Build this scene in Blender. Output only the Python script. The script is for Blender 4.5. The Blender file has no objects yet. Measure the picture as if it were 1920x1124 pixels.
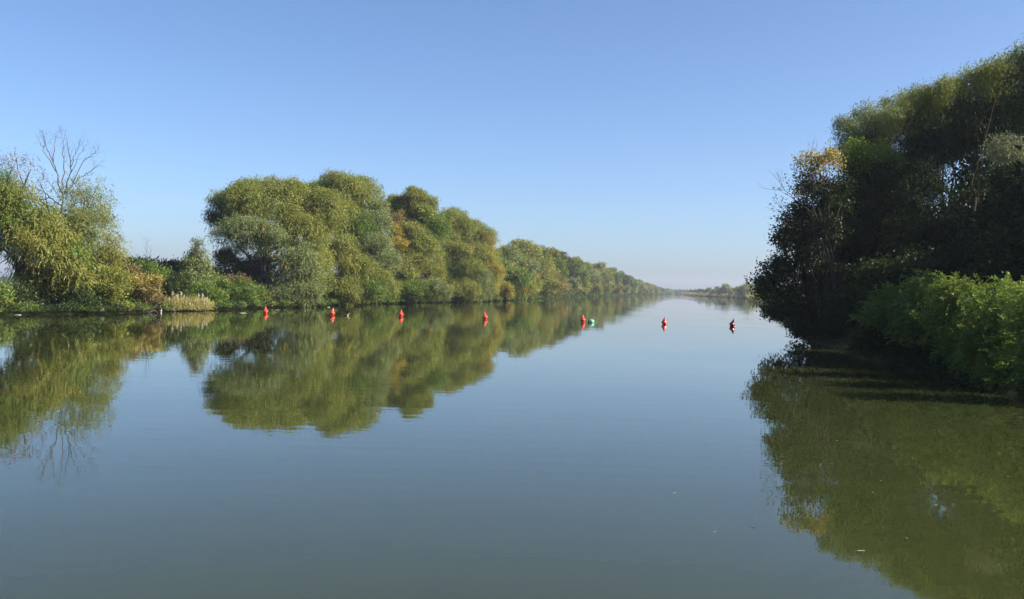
import bpy, math, colorsys
import numpy as np
from mathutils import Vector, Matrix

# ------------------------------------------------------------------ camera, sky, sun, exposure
sc = bpy.context.scene
COL = sc.collection
FPX, CAMH, PITCH, ROLL = 1844.0, 3.0, 0.0433, math.atan(0.0249)
CYPX = 541.6 + FPX * math.tan(PITCH)
SUN_AZ, SUN_EL = math.radians(101), math.radians(34)

cam_d = bpy.data.cameras.new("camera")
cam = bpy.data.objects.new("camera", cam_d)
COL.objects.link(cam)
cam_d.sensor_width = 36.0
cam_d.lens = 36.0 * FPX / 1920.0
cam_d.shift_y = (CYPX - 562.0) / 1920.0
cam_d.clip_start, cam_d.clip_end = 0.1, 9000.0
cam.matrix_world = (Matrix.Translation((0, 0, CAMH)) @ Matrix.Rotation(math.pi / 2 - PITCH, 4, 'X')
                    @ Matrix.Rotation(ROLL, 4, 'Z'))
sc.camera = cam

world = bpy.data.worlds.new("World")
sc.world = world
world.use_nodes = True
wn = world.node_tree
bg = wn.nodes['Background']
sky = wn.nodes.new('ShaderNodeTexSky')
sky.sky_type = 'NISHITA'
sky.sun_disc = False
sky.sun_elevation, sky.sun_rotation = SUN_EL, SUN_AZ
sky.altitude, sky.air_density, sky.dust_density, sky.ozone_density = 0.0, 0.68, 1.45, 4.2
hs = wn.nodes.new('ShaderNodeHueSaturation')
hs.inputs['Saturation'].default_value = 1.03
wn.links.new(sky.outputs[0], hs.inputs['Color'])
wn.links.new(hs.outputs[0], bg.inputs[0])
bg.inputs[1].default_value = 0.098

sun_d = bpy.data.lights.new("sun", 'SUN')
sun_d.energy, sun_d.angle, sun_d.color = 5.0, math.radians(0.5), (1.0, 0.945, 0.84)
sun = bpy.data.objects.new("sun", sun_d)
COL.objects.link(sun)
sdir = Vector((math.sin(SUN_AZ) * math.cos(SUN_EL), math.cos(SUN_AZ) * math.cos(SUN_EL), math.sin(SUN_EL)))
sun.rotation_euler = sdir.to_track_quat('Z', 'Y').to_euler()
sun.location = (60, 0, 60)

sc.view_settings.view_transform = 'Standard'
sc.view_settings.look = 'None'
sc.view_settings.exposure = 1.1
sc.view_settings.gamma = 1.0
sc.render.engine = 'CYCLES'
cy = sc.cycles
cy.max_bounces, cy.diffuse_bounces, cy.glossy_bounces = 6, 2, 3
cy.transmission_bounces, cy.volume_bounces, cy.transparent_max_bounces = 3, 0, 4
cy.caustics_reflective = cy.caustics_refractive = False
cy.sample_clamp_indirect = 6.0
cy.use_denoising = True

# ------------------------------------------------------------------ picture <-> place helpers
_a = math.pi / 2 - PITCH
RM = (np.array([[1, 0, 0], [0, math.cos(_a), -math.sin(_a)], [0, math.sin(_a), math.cos(_a)]])
      @ np.array([[math.cos(ROLL), -math.sin(ROLL), 0], [math.sin(ROLL), math.cos(ROLL), 0], [0, 0, 1]]))


def ray(x, y):
    return RM @ np.array([(x - 960) / FPX, -(y - CYPX) / FPX, -1.0])


def P(x, y, Y):
    d = ray(x, y)
    return np.array([0, 0, CAMH]) + d * (Y / d[1])


def G(x, y):
    d = ray(x, y)
    return np.array([0, 0, CAMH]) - d * (CAMH / d[2])


def px_of(q):
    c = RM.T @ (np.asarray(q, float) - np.array([0, 0, CAMH]))
    return 960 + FPX * c[0] / -c[2], CYPX - FPX * c[1] / -c[2]


LB = np.array([(-60, -300), (-46, 20), (-38.8, 74.5), (-35, 84.7), (-32.8, 92.9), (-30.6, 110.5), (-28.9, 115.7),
               (-25.6, 130.7), (-22.5, 158.7), (-15.9, 182.2), (-7.1, 213.8), (-1.5, 244.4), (7, 300), (34.8, 464),
               (111.7, 877), (247, 1582), (310, 1900)], float)
RB = np.array([(11, -300), (12, 0), (14.5, 27.7), (15.4, 30.6), (18.2, 42.8), (18.8, 54), (19.4, 65), (23, 80), (28, 100),
               (46, 180), (181, 755), (188, 984), (274, 1592), (311, 1900)], float)


def lbx(y):
    w = .65 * math.sin(y * .31) + .4 * math.sin(y * .83 + 1) if 20 < y < 500 else 0   # small inlets
    return float(np.interp(y, LB[:, 1], LB[:, 0])) + w


def rbx(y):
    return float(np.interp(y, RB[:, 1], RB[:, 0]))


# ------------------------------------------------------------------ materials
def mat(name, base=(.2, .2, .2), rough=.7, spec=.5):
    m = bpy.data.materials.new(name)
    m.use_nodes = True
    b = m.node_tree.nodes['Principled BSDF']
    b.inputs['Base Color'].default_value = (*base, 1)
    b.inputs['Roughness'].default_value = rough
    b.inputs['Specular IOR Level'].default_value = spec
    return m, m.node_tree, b


def noise_colour(nt, b, c1, c2, scale, detail=4, stretch=(1, 1, 1), lo=.35, hi=.65):
    tc = nt.nodes.new('ShaderNodeTexCoord')
    mp = nt.nodes.new('ShaderNodeMapping')
    mp.inputs['Scale'].default_value = stretch
    n = nt.nodes.new('ShaderNodeTexNoise')
    n.inputs['Scale'].default_value = scale
    n.inputs['Detail'].default_value = detail
    r = nt.nodes.new('ShaderNodeValToRGB')
    r.color_ramp.elements[0].position, r.color_ramp.elements[1].position = lo, hi
    r.color_ramp.elements[0].color, r.color_ramp.elements[1].color = (*c1, 1), (*c2, 1)
    nt.links.new(tc.outputs['Object'], mp.inputs[0])
    nt.links.new(mp.outputs[0], n.inputs['Vector'])
    nt.links.new(n.outputs['Fac'], r.inputs[0])
    nt.links.new(r.outputs[0], b.inputs['Base Color'])
    return n


def leaf_material(name, transl, gloss=.05):
    m = bpy.data.materials.new(name)
    m.use_nodes = True
    nt = m.node_tree
    nt.nodes.remove(nt.nodes['Principled BSDF'])
    out = nt.nodes['Material Output']
    at = nt.nodes.new('ShaderNodeAttribute')
    at.attribute_name = 'tint'
    d = nt.nodes.new('ShaderNodeBsdfDiffuse')
    t = nt.nodes.new('ShaderNodeBsdfTranslucent')
    g = nt.nodes.new('ShaderNodeBsdfGlossy')
    g.inputs['Roughness'].default_value = .45
    g.inputs['Color'].default_value = (1, 1, 1, 1)
    hsv = nt.nodes.new('ShaderNodeHueSaturation')
    hsv.inputs['Hue'].default_value = .49
    hsv.inputs['Saturation'].default_value = 1.15
    hsv.inputs['Value'].default_value = 1.15
    m1 = nt.nodes.new('ShaderNodeMixShader')
    m1.inputs[0].default_value = transl
    m2 = nt.nodes.new('ShaderNodeMixShader')
    m2.inputs[0].default_value = gloss
    nt.links.new(at.outputs['Color'], d.inputs['Color'])
    nt.links.new(at.outputs['Color'], hsv.inputs['Color'])
    nt.links.new(hsv.outputs[0], t.inputs['Color'])
    nt.links.new(d.outputs[0], m1.inputs[1])
    nt.links.new(t.outputs[0], m1.inputs[2])
    nt.links.new(m1.outputs[0], m2.inputs[1])
    nt.links.new(g.outputs[0], m2.inputs[2])
    nt.links.new(m2.outputs[0], out.inputs['Surface'])
    return m


M_LEAF = leaf_material('willow_leaf', .35, .014)
M_GLOSSLEAF = leaf_material('broad_leaf', .3, .012)
M_BARK, nt, b = mat('bark', (.1, .08, .06), .9, .2)
noise_colour(nt, b, (.022, .018, .014), (.07, .058, .045), 3.0, 6, (1, 1, .25))
M_PALEBARK, nt, b = mat('bare_bark', (.2, .17, .14), .9, .2)
noise_colour(nt, b, (.06, .05, .042), (.14, .118, .10), 3.0, 6, (1, 1, .25))

# ------------------------------------------------------------------ mesh helpers


def link(name, me, m=None, parent=None):
    o = bpy.data.objects.new(name, me)
    COL.objects.link(o)
    if m is not None and me is not None:
        me.materials.append(m)
    if parent is not None:
        o.parent = parent
    return o


def tag(o, label=None, cat=None, group=None, kind=None):
    for k, v in (('label', label), ('category', cat), ('group', group), ('kind', kind)):
        if v:
            o[k] = v
    return o


def mesh_from(name, verts, faces_n, tint=None, smooth=False):
    """verts (F,n,3): F separate faces with n corners each."""
    F = verts.shape[0]
    me = bpy.data.meshes.new(name)
    me.vertices.add(F * faces_n)
    me.vertices.foreach_set('co', verts.reshape(-1).astype(np.float32))
    me.loops.add(F * faces_n)
    me.loops.foreach_set('vertex_index', np.arange(F * faces_n, dtype=np.int32))
    me.polygons.add(F)
    me.polygons.foreach_set('loop_start', np.arange(0, F * faces_n, faces_n, dtype=np.int32))
    if tint is not None:
        at = me.attributes.new('tint', 'FLOAT_COLOR', 'FACE')
        c = np.ones((F, 4), np.float32)
        c[:, :3] = tint
        at.data.foreach_set('color', c.reshape(-1))
    me.update(calc_edges=True)
    return me


class MB:
    """shared-vertex mesh builder"""

    def __init__(s):
        s.v, s.f, s.n = [], [], 0

    def add(s, v, f):
        s.v.append(np.asarray(v, float))
        s.f += [tuple(i + s.n for i in q) for q in f]
        s.n += len(v)

    def tube(s, pts, rad, k=6):
        pts = np.asarray(pts, float)
        n = len(pts)
        tan = np.gradient(pts, axis=0)
        tan /= np.linalg.norm(tan, axis=1)[:, None] + 1e-9
        ref = np.array([0.31, 0.95, 0.05])
        u = np.cross(tan, ref)
        u /= np.linalg.norm(u, axis=1)[:, None] + 1e-9
        w = np.cross(tan, u)
        an = np.arange(k) * 2 * math.pi / k
        rad = np.broadcast_to(np.asarray(rad, float), (n,))
        v = pts[:, None] + rad[:, None, None] * (np.cos(an)[None, :, None] * u[:, None] + np.sin(an)[None, :, None] * w[:, None])
        f = []
        for i in range(n - 1):
            for j in range(k):
                j2 = (j + 1) % k
                f.append((i * k + j, i * k + j2, (i + 1) * k + j2, (i + 1) * k + j))
        f.append(tuple(range(k - 1, -1, -1)))
        f.append(tuple((n - 1) * k + j for j in range(k)))
        s.add(v.reshape(-1, 3), f)

    def lathe(s, prof, k=20):
        an = np.arange(k) * 2 * math.pi / k
        v = [(r * math.cos(t), r * math.sin(t), z) for r, z in prof for t in an]
        n = len(prof)
        f = [(i * k + j, i * k + (j + 1) % k, (i + 1) * k + (j + 1) % k, (i + 1) * k + j) for i in range(n - 1) for j in range(k)]
        f.append(tuple(range(k - 1, -1, -1)))
        f.append(tuple((n - 1) * k + j for j in range(k)))
        s.add(v, f)

    def mesh(s, name, smooth=True):
        me = bpy.data.meshes.new(name)
        me.from_pydata(np.concatenate(s.v).tolist(), [], s.f)
        if smooth:
            me.polygons.foreach_set('use_smooth', np.ones(len(me.polygons), bool))
        me.update()
        return me


# ------------------------------------------------------------------ foliage
PAL = dict(olive=(.205, .225, .050), grey=(.180, .215, .078), green=(.125, .185, .036), bright=(.15, .205, .045),
           yellow=(.30, .265, .05), gold=(.36, .22, .04), orange=(.34, .16, .04), brown=(.19, .125, .075),
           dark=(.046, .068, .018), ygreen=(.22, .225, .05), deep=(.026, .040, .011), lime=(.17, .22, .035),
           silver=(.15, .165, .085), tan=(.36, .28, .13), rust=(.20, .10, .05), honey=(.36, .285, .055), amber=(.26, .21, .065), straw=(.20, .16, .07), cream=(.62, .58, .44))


def unit(v):
    return v / (np.linalg.norm(v, axis=-1, keepdims=True) + 1e-9)


def leaf_faces(pos, axis, L, W, rng, quad, face=None, loose=.75):
    """one leaf per row: a narrow diamond (quad) or triangle, random roll about its axis"""
    n = len(pos)
    axis = unit(axis)
    if face is None:
        side = unit(np.cross(axis, unit(rng.normal(size=(n, 3)))))
    else:   # leaves on the outside of a bough lie roughly like shingles on it
        side = unit(np.cross(axis, face + rng.normal(size=(n, 3)) * loose))
    L, W = L[:, None], W[:, None]
    if quad:
        return np.stack([pos, pos + axis * L * .45 + side * W * .5, pos + axis * L, pos + axis * L * .45 - side * W * .5], 1)
    return np.stack([pos - side * W * .5, pos + side * W * .5, pos + axis * L], 1)


def tints(base, n, rng, hue=.12, val=.22, mix=None, mixp=0.0):
    c = np.tile(np.asarray(base, float), (n, 1))
    if mix is not None and mixp > 0:
        k = rng.random(n) < mixp
        c[k] = np.asarray(mix, float)
    c *= np.exp(rng.normal(0, val, (n, 1)))
    c[:, 0] *= np.exp(rng.normal(0, hue, n))
    c[:, 2] *= np.exp(rng.normal(0, hue, n))
    return np.clip(c, .004, .8)


def foliage(lobes, style, rng, leaf, dens, quad=False, clump=1.0, mix=None, mixp=0.0, floor=None, droop=.8):
    """lobes: rows (centre, radii, colour, density). Returns faces and tints."""
    V, T = [], []
    for c, r, colr, d in lobes:
        c, r = np.asarray(c, float), np.asarray(r, float)
        area = 4 * math.pi * ((r[0] * r[1]) ** 1.6 + (r[0] * r[2]) ** 1.6 + (r[1] * r[2]) ** 1.6) ** (1 / 1.6) / 3 ** (1 / 1.6)
        ncl = max(6, int(area / (clump * clump) * 1.5))
        u = unit(rng.normal(size=(ncl, 3)))
        low = u[:, 2] < -.35
        u[low & (rng.random(ncl) < .6), 2] *= -1
        rho = np.where(rng.random(ncl) < .22, rng.uniform(.3, .75, ncl), rng.uniform(.74, 1.06, ncl))
        rho *= 1 + .10 * np.sin(u[:, 0] * 5 + rng.uniform(0, 6)) * np.cos(u[:, 2] * 4 + rng.uniform(0, 6))
        cc = c + u * r * rho[:, None]
        nl = max(40, int(area * dens * d))
        wgt = rng.gamma(1.6, 1.0, ncl)
        ci = rng.choice(ncl, nl if style != 'willow' else max(8, nl // 9), p=wgt / wgt.sum())
        out = unit(u[ci] / r + .0)
        poke = rng.random(ncl) < (.12 if style != 'broad' else .05)
        cc[poke] = c + u[poke] * r * (rho[poke] * rng.uniform(1.08, 1.25, poke.sum()))[:, None]
        ctint = tints(PAL[colr], ncl, rng, .07, .17, None if mix is None else PAL[mix], mixp)
        if style == 'willow':
            n = len(ci)
            K = 9
            s0 = cc[ci] + rng.normal(size=(n, 3)) * clump * .42
            L = rng.uniform(.5, 1.35, n)[:, None] * clump * droop
            hd = unit(out * np.array([1, 1, .45]) + rng.normal(size=(n, 3)) * .5 + np.array([0, 0, .25]))
            t = (np.arange(K) + .5) / K
            t = t[None, :, None] + rng.uniform(-.05, .05, (n, K, 1))
            pos = s0[:, None] + hd[:, None] * L[:, None] * t * .75 + np.array([0, 0, -1.]) * (L[:, None] * t * t * .95)
            ax = hd[:, None] * .75 + np.array([0, 0, -1.]) * (1.9 * t) + rng.normal(size=(n, K, 3)) * .55
            pos, ax = pos.reshape(-1, 3), ax.reshape(-1, 3)
            fo = np.repeat(out, K, 0)
            tt = np.repeat(ctint[ci], K, 0)
        elif style == 'spray':   # pinnate sprays: leaflets in pairs along an arching stalk
            n = max(6, len(ci) // 13)
            ci = ci[:n]
            K = 13
            s0 = cc[ci] + rng.normal(size=(n, 3)) * clump * .4
            hd = unit(out[:n] * .9 + rng.normal(size=(n, 3)) * .6 + np.array([0, 0, .12]))
            L = rng.uniform(2.6, 4.6, n)[:, None] * leaf[0]
            sd = unit(np.cross(hd, np.array([0, 0, 1.0]) + rng.normal(size=(n, 3)) * .3))
            j = np.arange(K)
            t = ((j // 2 + 1) / (K // 2 + 1))[None, :, None]
            sg = np.where(j == K - 1, 0, np.where(j % 2 == 0, 1, -1))[None, :, None]
            pos = s0[:, None] + hd[:, None] * L[:, None] * t - np.array([0, 0, 1.]) * L[:, None] * t * t * .35
            ax = sd[:, None] * sg + hd[:, None] * (.55 + (sg == 0)) + rng.normal(size=(n, K, 3)) * .12 - np.array([0, 0, .3]) * t
            pos, ax = pos.reshape(-1, 3), ax.reshape(-1, 3)
            fo = np.repeat(unit(out[:n] * .5 + np.array([0, 0, .8])), K, 0)
            tt = np.repeat(ctint[ci], K, 0)
        else:                    # broad leaves scattered in tufts
            n = len(ci)
            pos = cc[ci] + rng.normal(size=(n, 3)) * np.array([1, 1, .8]) * clump * .42
            up = {'broad': -.15, 'shrub': .35, 'tuft': -.45}[style]
            ax = out * .6 + rng.normal(size=(n, 3)) * .8 + np.array([0, 0, up])
            fo = out
            tt = ctint[ci]
        n = len(pos)
        if floor is not None:
            k = pos[:, 2] > floor + rng.random(n) * .25
            pos, ax, tt, fo = pos[k], ax[k], tt[k], fo[k]
            n = len(pos)
        Ls = leaf[0] * rng.uniform(.65, 1.3, n)
        Ws = leaf[1] * rng.uniform(.7, 1.3, n)
        V.append(leaf_faces(pos, ax, Ls, Ws, rng, quad, fo + np.array([0, 0, .25])))
        T.append(np.clip(tt * np.exp(rng.normal(0, .10, (n, 1))), .003, .85))
    return np.concatenate(V), np.concatenate(T)


def foliage_mix(lobes, style, rng, *a, **k):
    if style != 'mix':
        return foliage(lobes, style, rng, *a, **k)
    L1 = [(c, r, q, d * .68) for c, r, q, d in lobes]
    L2 = [(c, r * np.array([1.02, 1.02, 1.0]), q, d * .32) for c, r, q, d in lobes]
    V1, T1 = foliage(L1, 'tuft', rng, *a, **k)
    V2, T2 = foliage(L2, 'willow', rng, *a, **k)
    return np.concatenate([V1, V2]), np.concatenate([T1, T2])


def limb(mb, p0, p1, r0, r1, rng, n=6, bow=.12, k=6):
    t = np.linspace(0, 1, n)[:, None]
    L = np.linalg.norm(p1 - p0)
    q = p0 + (p1 - p0) * t
    off = rng.normal(size=3) * np.array([1, 1, .4]) * L * bow
    q = q + off * np.sin(math.pi * t) + rng.normal(size=(n, 3)) * L * .012
    q[0], q[-1] = p0, p1
    mb.tube(q, r0 + (r1 - r0) * t[:, 0] ** .8, k)
    return q


def twigs(mb, q, L, r, rng, n=3, depth=1):
    for _ in range(n):
        i = rng.integers(1, len(q))
        d = unit(q[i] - q[i - 1] + rng.normal(size=3) * np.linalg.norm(q[i] - q[i - 1]) * .7 + np.array([0, 0, .15]) * L)
        l = L * rng.uniform(.5, 1.1)
        w = limb(mb, q[i], q[i] + d * l, r, r * .3, rng, 4, .08, 4)
        if depth > 0:
            twigs(mb, w, L * .55, r * .55, rng, 2, depth - 1)


GROUND_Z = .55


def tree(name, label, cat, base_px, Y, lobes, style='willow', leaf=(.42, .13), dens=60, clump=1.1, group=None, seed=0,
         quad=False, mix=None, mixp=0.0, stems=1, trunk_r=.3, depth=.9, back=True, m=None, limbs=True, base_x=None,
         lowfill=False, gz=None, floor=None, bark=None, extra=None, spread=.4, droop=.8, bumps=7):
    """lobes in picture pixels of the photograph (x, y, rx, ry, colour[, density[, dY]]), set out around distance Y
    with a real depth of their own."""
    rng = np.random.default_rng(seed + 1000)
    s = Y / FPX
    gz = GROUND_Z if gz is None else gz
    bx = P(base_px, 575, Y)[0] if base_x is None else base_x
    base = np.array([bx, Y, gz])
    L, nmain = [], []
    wid = (max(l[0] + l[2] for l in lobes) - min(l[0] - l[2] for l in lobes)) * s / 2
    for l in lobes:
        x, y, rx, ry, colr = l[:5]
        d = l[5] if len(l) > 5 else 1.0
        dy = l[6] if len(l) > 6 else rng.uniform(-1, 1) * wid * spread
        Yl = Y + dy
        k = Yl / FPX
        c = P(x, y, Yl)
        r = np.array([rx * k, (rx * .6 + ry * .4) * k * depth, ry * k])
        nmain.append(len(L))
        if bumps and d > .45:   # boughs bulging out of the main mass
            L.append((c - base, r * .9, colr, d * .5))
            for _ in range(bumps):
                u = unit(rng.normal(size=3) + np.array([0, -.25, .25]))
                f = rng.uniform(.34, .52)
                L.append((c - base + u * r * rng.uniform(.62, .82), np.maximum(r * f, r.mean() * f * .8) * np.array([1, 1, .92]), colr, d * rng.uniform(.85, 1.15)))
        else:
            L.append((c - base, r, colr, d))
        if back and d > .5:   # the same mass again on the far side, so the crown is as deep as it is wide
            Yb = Y + wid * rng.uniform(.35, .8)
            cb = P(x + rng.uniform(-.3, .3) * rx, y + .15 * ry, Yb)
            L.append((cb - base, r * rng.uniform(.7, .85), colr, d * .6))
    e = tag(link(name, None), label, cat, group)
    e.location = base
    fl = None if floor is None else floor - base[2]
    V, T = foliage_mix(L, style, rng, leaf, dens, quad, clump, mix, mixp, fl, droop)
    link('crown', mesh_from('crown', V, 4 if quad else 3, T), m or M_LEAF, e)
    if limbs:
        mb = MB()
        top = max(l[0][2] for l in L)
        for st in range(stems):
            o = np.array([rng.uniform(-1, 1), rng.uniform(-1, 1), 0]) * (trunk_r * 2.2 * (stems > 1))
            aim = L[rng.integers(len(L))][0] if stems > 1 else np.mean([l[0] for l in L], 0)
            fork = o + np.array([aim[0] * .55, aim[1] * .55, top * rng.uniform(.45, .62)])
            tr = trunk_r / math.sqrt(stems)
            q = limb(mb, o - np.array([0, 0, .6]), fork, tr * 1.25, tr * .6, rng, 8, .05, 8)
            lim = [L[q] for q in nmain] if bumps else L
            lim = lim[:14]
            for i, l in enumerate(lim):
                if stems > 1 and i % stems != st:
                    continue
                j = rng.integers(4, 8)
                w = limb(mb, q[j], l[0] + np.array([0, 0, l[1][2] * .3]), tr * .5, tr * .12, rng, 6, .1, 6)
                twigs(mb, w, l[1].mean() * .6, tr * .08, rng, 4, 1)
        if extra:
            extra(mb, base, rng)
        link('trunk', mb.mesh('trunk'), bark or M_BARK, e)
    return e


exec_after = []
# ------------------------------------------------------------------ the ground, the river, the haze


def build_ground():
    ys = np.concatenate([np.linspace(-300, 0, 7), np.arange(10, 260, 2.0), np.arange(260, 900, 20), np.arange(900, 1900, 50),
                         [1895, 1902, 1925, 2000, 2300, 2800, 3500]])
    offs = np.array([-4, -2.5, -1.2, -.4, 0, .35, .8, 1.6, 3, 6, 12, 25, 60, 150, 400, 1200, 3000])
    hz = np.array([-2.3, -1.6, -.8, -.25, -.02, .2, .38, .5, .55, .6, .7, .8, .9, 1., 1.1, 1.2, 1.3])
    rng = np.random.default_rng(3)
    V = []
    for y in ys:
        closed = y > 1898
        lx, rx = (lbx(y), rbx(y)) if not closed else (310.2, 310.8)
        row = []
        wob = (0.0, .25 * math.sin(y * .17 + 2))
        for o, h in zip(offs[::-1], hz[::-1]):
            if closed:
                pass
            elif o < 0:
                o = o * min(1.0, (rx - lx) / 9.0)
            row.append((lx - o + wob[0] * (o < 20), y, (h if not closed else max(h, .6 + .0001 * o)) + rng.normal() * .03 * (o > .5)))
        for o, h in zip(offs, hz):
            if o < 0:
                o = o * min(1.0, (rx - lx) / 9.0)
            row.append((rx + o + wob[1] * (o < 20), y, (h if not closed else max(h, .6 + .0001 * o)) + rng.normal() * .03 * (o > .5)))
        V.append(row)
    V = np.array(V)
    nr, nc = V.shape[:2]
    F = [(i * nc + j, i * nc + j + 1, (i + 1) * nc + j + 1, (i + 1) * nc + j) for i in range(nr - 1) for j in range(nc - 1)]
    mb = MB()
    mb.add(V.reshape(-1, 3), F)
    m, nt, b = mat('bank_soil', (.1, .09, .05), .95, .1)
    noise_colour(nt, b, (.022, .022, .011), (.05, .062, .018), .8, 8)
    tag(link('ground', mb.mesh('ground'), m), kind='structure')


build_ground()


def build_water():
    mb = MB()
    x0, x1, y0, y1 = -90, 340, -300, 1910
    mb.add([(x0, y0, 0), (x1, y0, 0), (x1, y1, 0), (x0, y1, 0)], [(0, 1, 2, 3)])
    m, nt, b = mat('river_water', (.033, .041, .0105), .0, .5)
    b.inputs['IOR'].default_value = 1.333
    b.inputs['Subsurface Weight'].default_value = 1.0    # silt hanging in the water spreads the light sideways
    b.inputs['Subsurface Radius'].default_value = (1, 1, 1)
    b.inputs['Subsurface Scale'].default_value = 5.0
    tc = nt.nodes.new('ShaderNodeTexCoord')

    def noise(scale, stretch, detail=2.0, rough=.5):
        mp = nt.nodes.new('ShaderNodeMapping')
        mp.inputs['Scale'].default_value = stretch
        mp.inputs['Rotation'].default_value = (0, 0, math.radians(-8))
        n = nt.nodes.new('ShaderNodeTexNoise')
        n.inputs['Scale'].default_value = scale
        n.inputs['Detail'].default_value = detail
        n.inputs['Roughness'].default_value = rough
        nt.links.new(tc.outputs['Object'], mp.inputs[0])
        nt.links.new(mp.outputs[0], n.inputs['Vector'])
        return n.outputs['Fac']

    def mth(op, a, bb):
        n = nt.nodes.new('ShaderNodeMath')
        n.operation = op
        for i, q in enumerate((a, bb)):
            if isinstance(q, (int, float)):
                n.inputs[i].default_value = q
            else:
                nt.links.new(q, n.inputs[i])
        return n.outputs[0]
    # wind patches: long lanes across the channel where the surface is a little rougher
    patch = noise(.030, (.5, 1.6, 1), 3)
    rr = nt.nodes.new('ShaderNodeValToRGB')
    rr.color_ramp.elements[0].position, rr.color_ramp.elements[1].position = .40, .66
    rr.color_ramp.elements[0].color, rr.color_ramp.elements[1].color = (.22, .22, .22, 1), (1, 1, 1, 1)
    rr.color_ramp.interpolation = 'B_SPLINE'
    nt.links.new(patch, rr.inputs[0])
    h = mth('ADD', mth('MULTIPLY', noise(.85, (.32, 1.35, 1), 2), .0052),
            mth('ADD', mth('MULTIPLY', noise(3.2, (.7, 1.15, 1), 2), .0007), mth('MULTIPLY', noise(.12, (.6, 1.2, 1), 1), .012)))
    sy = nt.nodes.new('ShaderNodeSeparateXYZ')
    nt.links.new(tc.outputs['Object'], sy.inputs[0])
    # the sheltered near water is the calmest, the open reach beyond it a little livelier
    mr = nt.nodes.new('ShaderNodeMapRange')
    mr.interpolation_type = 'SMOOTHSTEP'
    for k_, v_ in ((1, 45.0), (2, 110.0), (3, .85), (4, 1.7)):
        mr.inputs[k_].default_value = v_
    nt.links.new(sy.outputs[1], mr.inputs[0])
    h = mth('MULTIPLY', mth('MULTIPLY', h, rr.outputs[0]), mr.outputs[0])
    # a few narrow lanes ruffled by wind across the far water
    lane = noise(.05, (.10, 1.5, 1), 2)
    lr = nt.nodes.new('ShaderNodeValToRGB')
    lr.color_ramp.elements[0].position, lr.color_ramp.elements[1].position = .62, .70
    lr.color_ramp.interpolation = 'EASE'
    nt.links.new(lane, lr.inputs[0])
    yr = nt.nodes.new('ShaderNodeValToRGB')
    el = yr.color_ramp.elements
    el[0].position, el[0].color = 0.0, (0, 0, 0, 1)
    el[1].position, el[1].color = .5, (1, 1, 1, 1)
    for p_, v_ in ((.045, .0), (.07, .06), (.12, .08), (.19, .0), (.36, 0)):
        q_ = el.new(p_)
        q_.color = (v_, v_, v_, 1)
    nt.links.new(mth('DIVIDE', sy.outputs[1], 450.0), yr.inputs[0])
    h = mth('ADD', h, mth('MULTIPLY', mth('MULTIPLY', noise(2.2, (.8, 1, 1), 2), .016), mth('MULTIPLY', lr.outputs[0], yr.outputs[0])))
    bp = nt.nodes.new('ShaderNodeBump')
    bp.inputs['Strength'].default_value = 1.0
    bp.inputs['Distance'].default_value = 1.0
    nt.links.new(h, bp.inputs['Height'])
    nt.links.new(bp.outputs[0], b.inputs['Normal'])
    tag(link('water', mb.mesh('water', False), m), kind='structure')


build_water()


def build_haze():
    x0, x1, y0, y1, z0, z1 = -3400, 3700, -400, 3600, -3.5, 48
    v = [(x, y, z) for z in (z0, z1) for y in (y0, y1) for x in (x0, x1)]
    f = [(0, 2, 3, 1), (4, 5, 7, 6), (0, 1, 5, 4), (2, 6, 7, 3), (0, 4, 6, 2), (1, 3, 7, 5)]
    mb = MB()
    mb.add(v, f)
    m = bpy.data.materials.new('haze_air')
    m.use_nodes = True
    nt = m.node_tree
    nt.nodes.remove(nt.nodes['Principled BSDF'])
    pv = nt.nodes.new('ShaderNodeVolumePrincipled')
    pv.inputs['Color'].default_value = (.82, .86, 1.0, 1)
    pv.inputs['Density'].default_value = HAZE
    pv.inputs['Anisotropy'].default_value = .2
    nt.links.new(pv.outputs[0], nt.nodes['Material Output'].inputs['Volume'])
    tag(link('haze', mb.mesh('haze', False), m), kind='stuff')


HAZE = .00016

# ------------------------------------------------------------------ left bank, near group
WL = dict(style='willow', leaf=(.23, .08), dens=95, clump=.7, droop=.75)
WT = dict(style='mix', leaf=(.19, .065), dens=80, clump=.7, droop=.9)


def bare_limbs(lines, Y, r0, seed, tw=4, scale=2.88, x0=0, y0=230):
    def f(mb, base, rng):
        for li, (pts, rr) in enumerate(lines):
            rg = np.random.default_rng(seed + li)
            dy = rg.uniform(-1.4, 1.4)
            q = np.array([P(x0 + px / scale, y0 + py / scale, Y + dy * i / max(1, len(pts) - 1)) - base for i, (px, py) in enumerate(pts)])
            t = np.linspace(0, len(q) - 1, 4 * (len(q) - 1) + 1)
            q = np.stack([np.interp(t, np.arange(len(q)), q[:, a]) for a in range(3)], 1)
            q[1:-1] += rg.normal(size=(len(q) - 2, 3)) * .06
            rad = np.linspace(r0 * rr, r0 * rr * .25, len(q))
            mb.tube(q, rad, 6)
            if tw:
                twigs(mb, q[len(q) // 3:], 1.3, r0 * rr * .28, rg, tw, 2)
    return f


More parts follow.
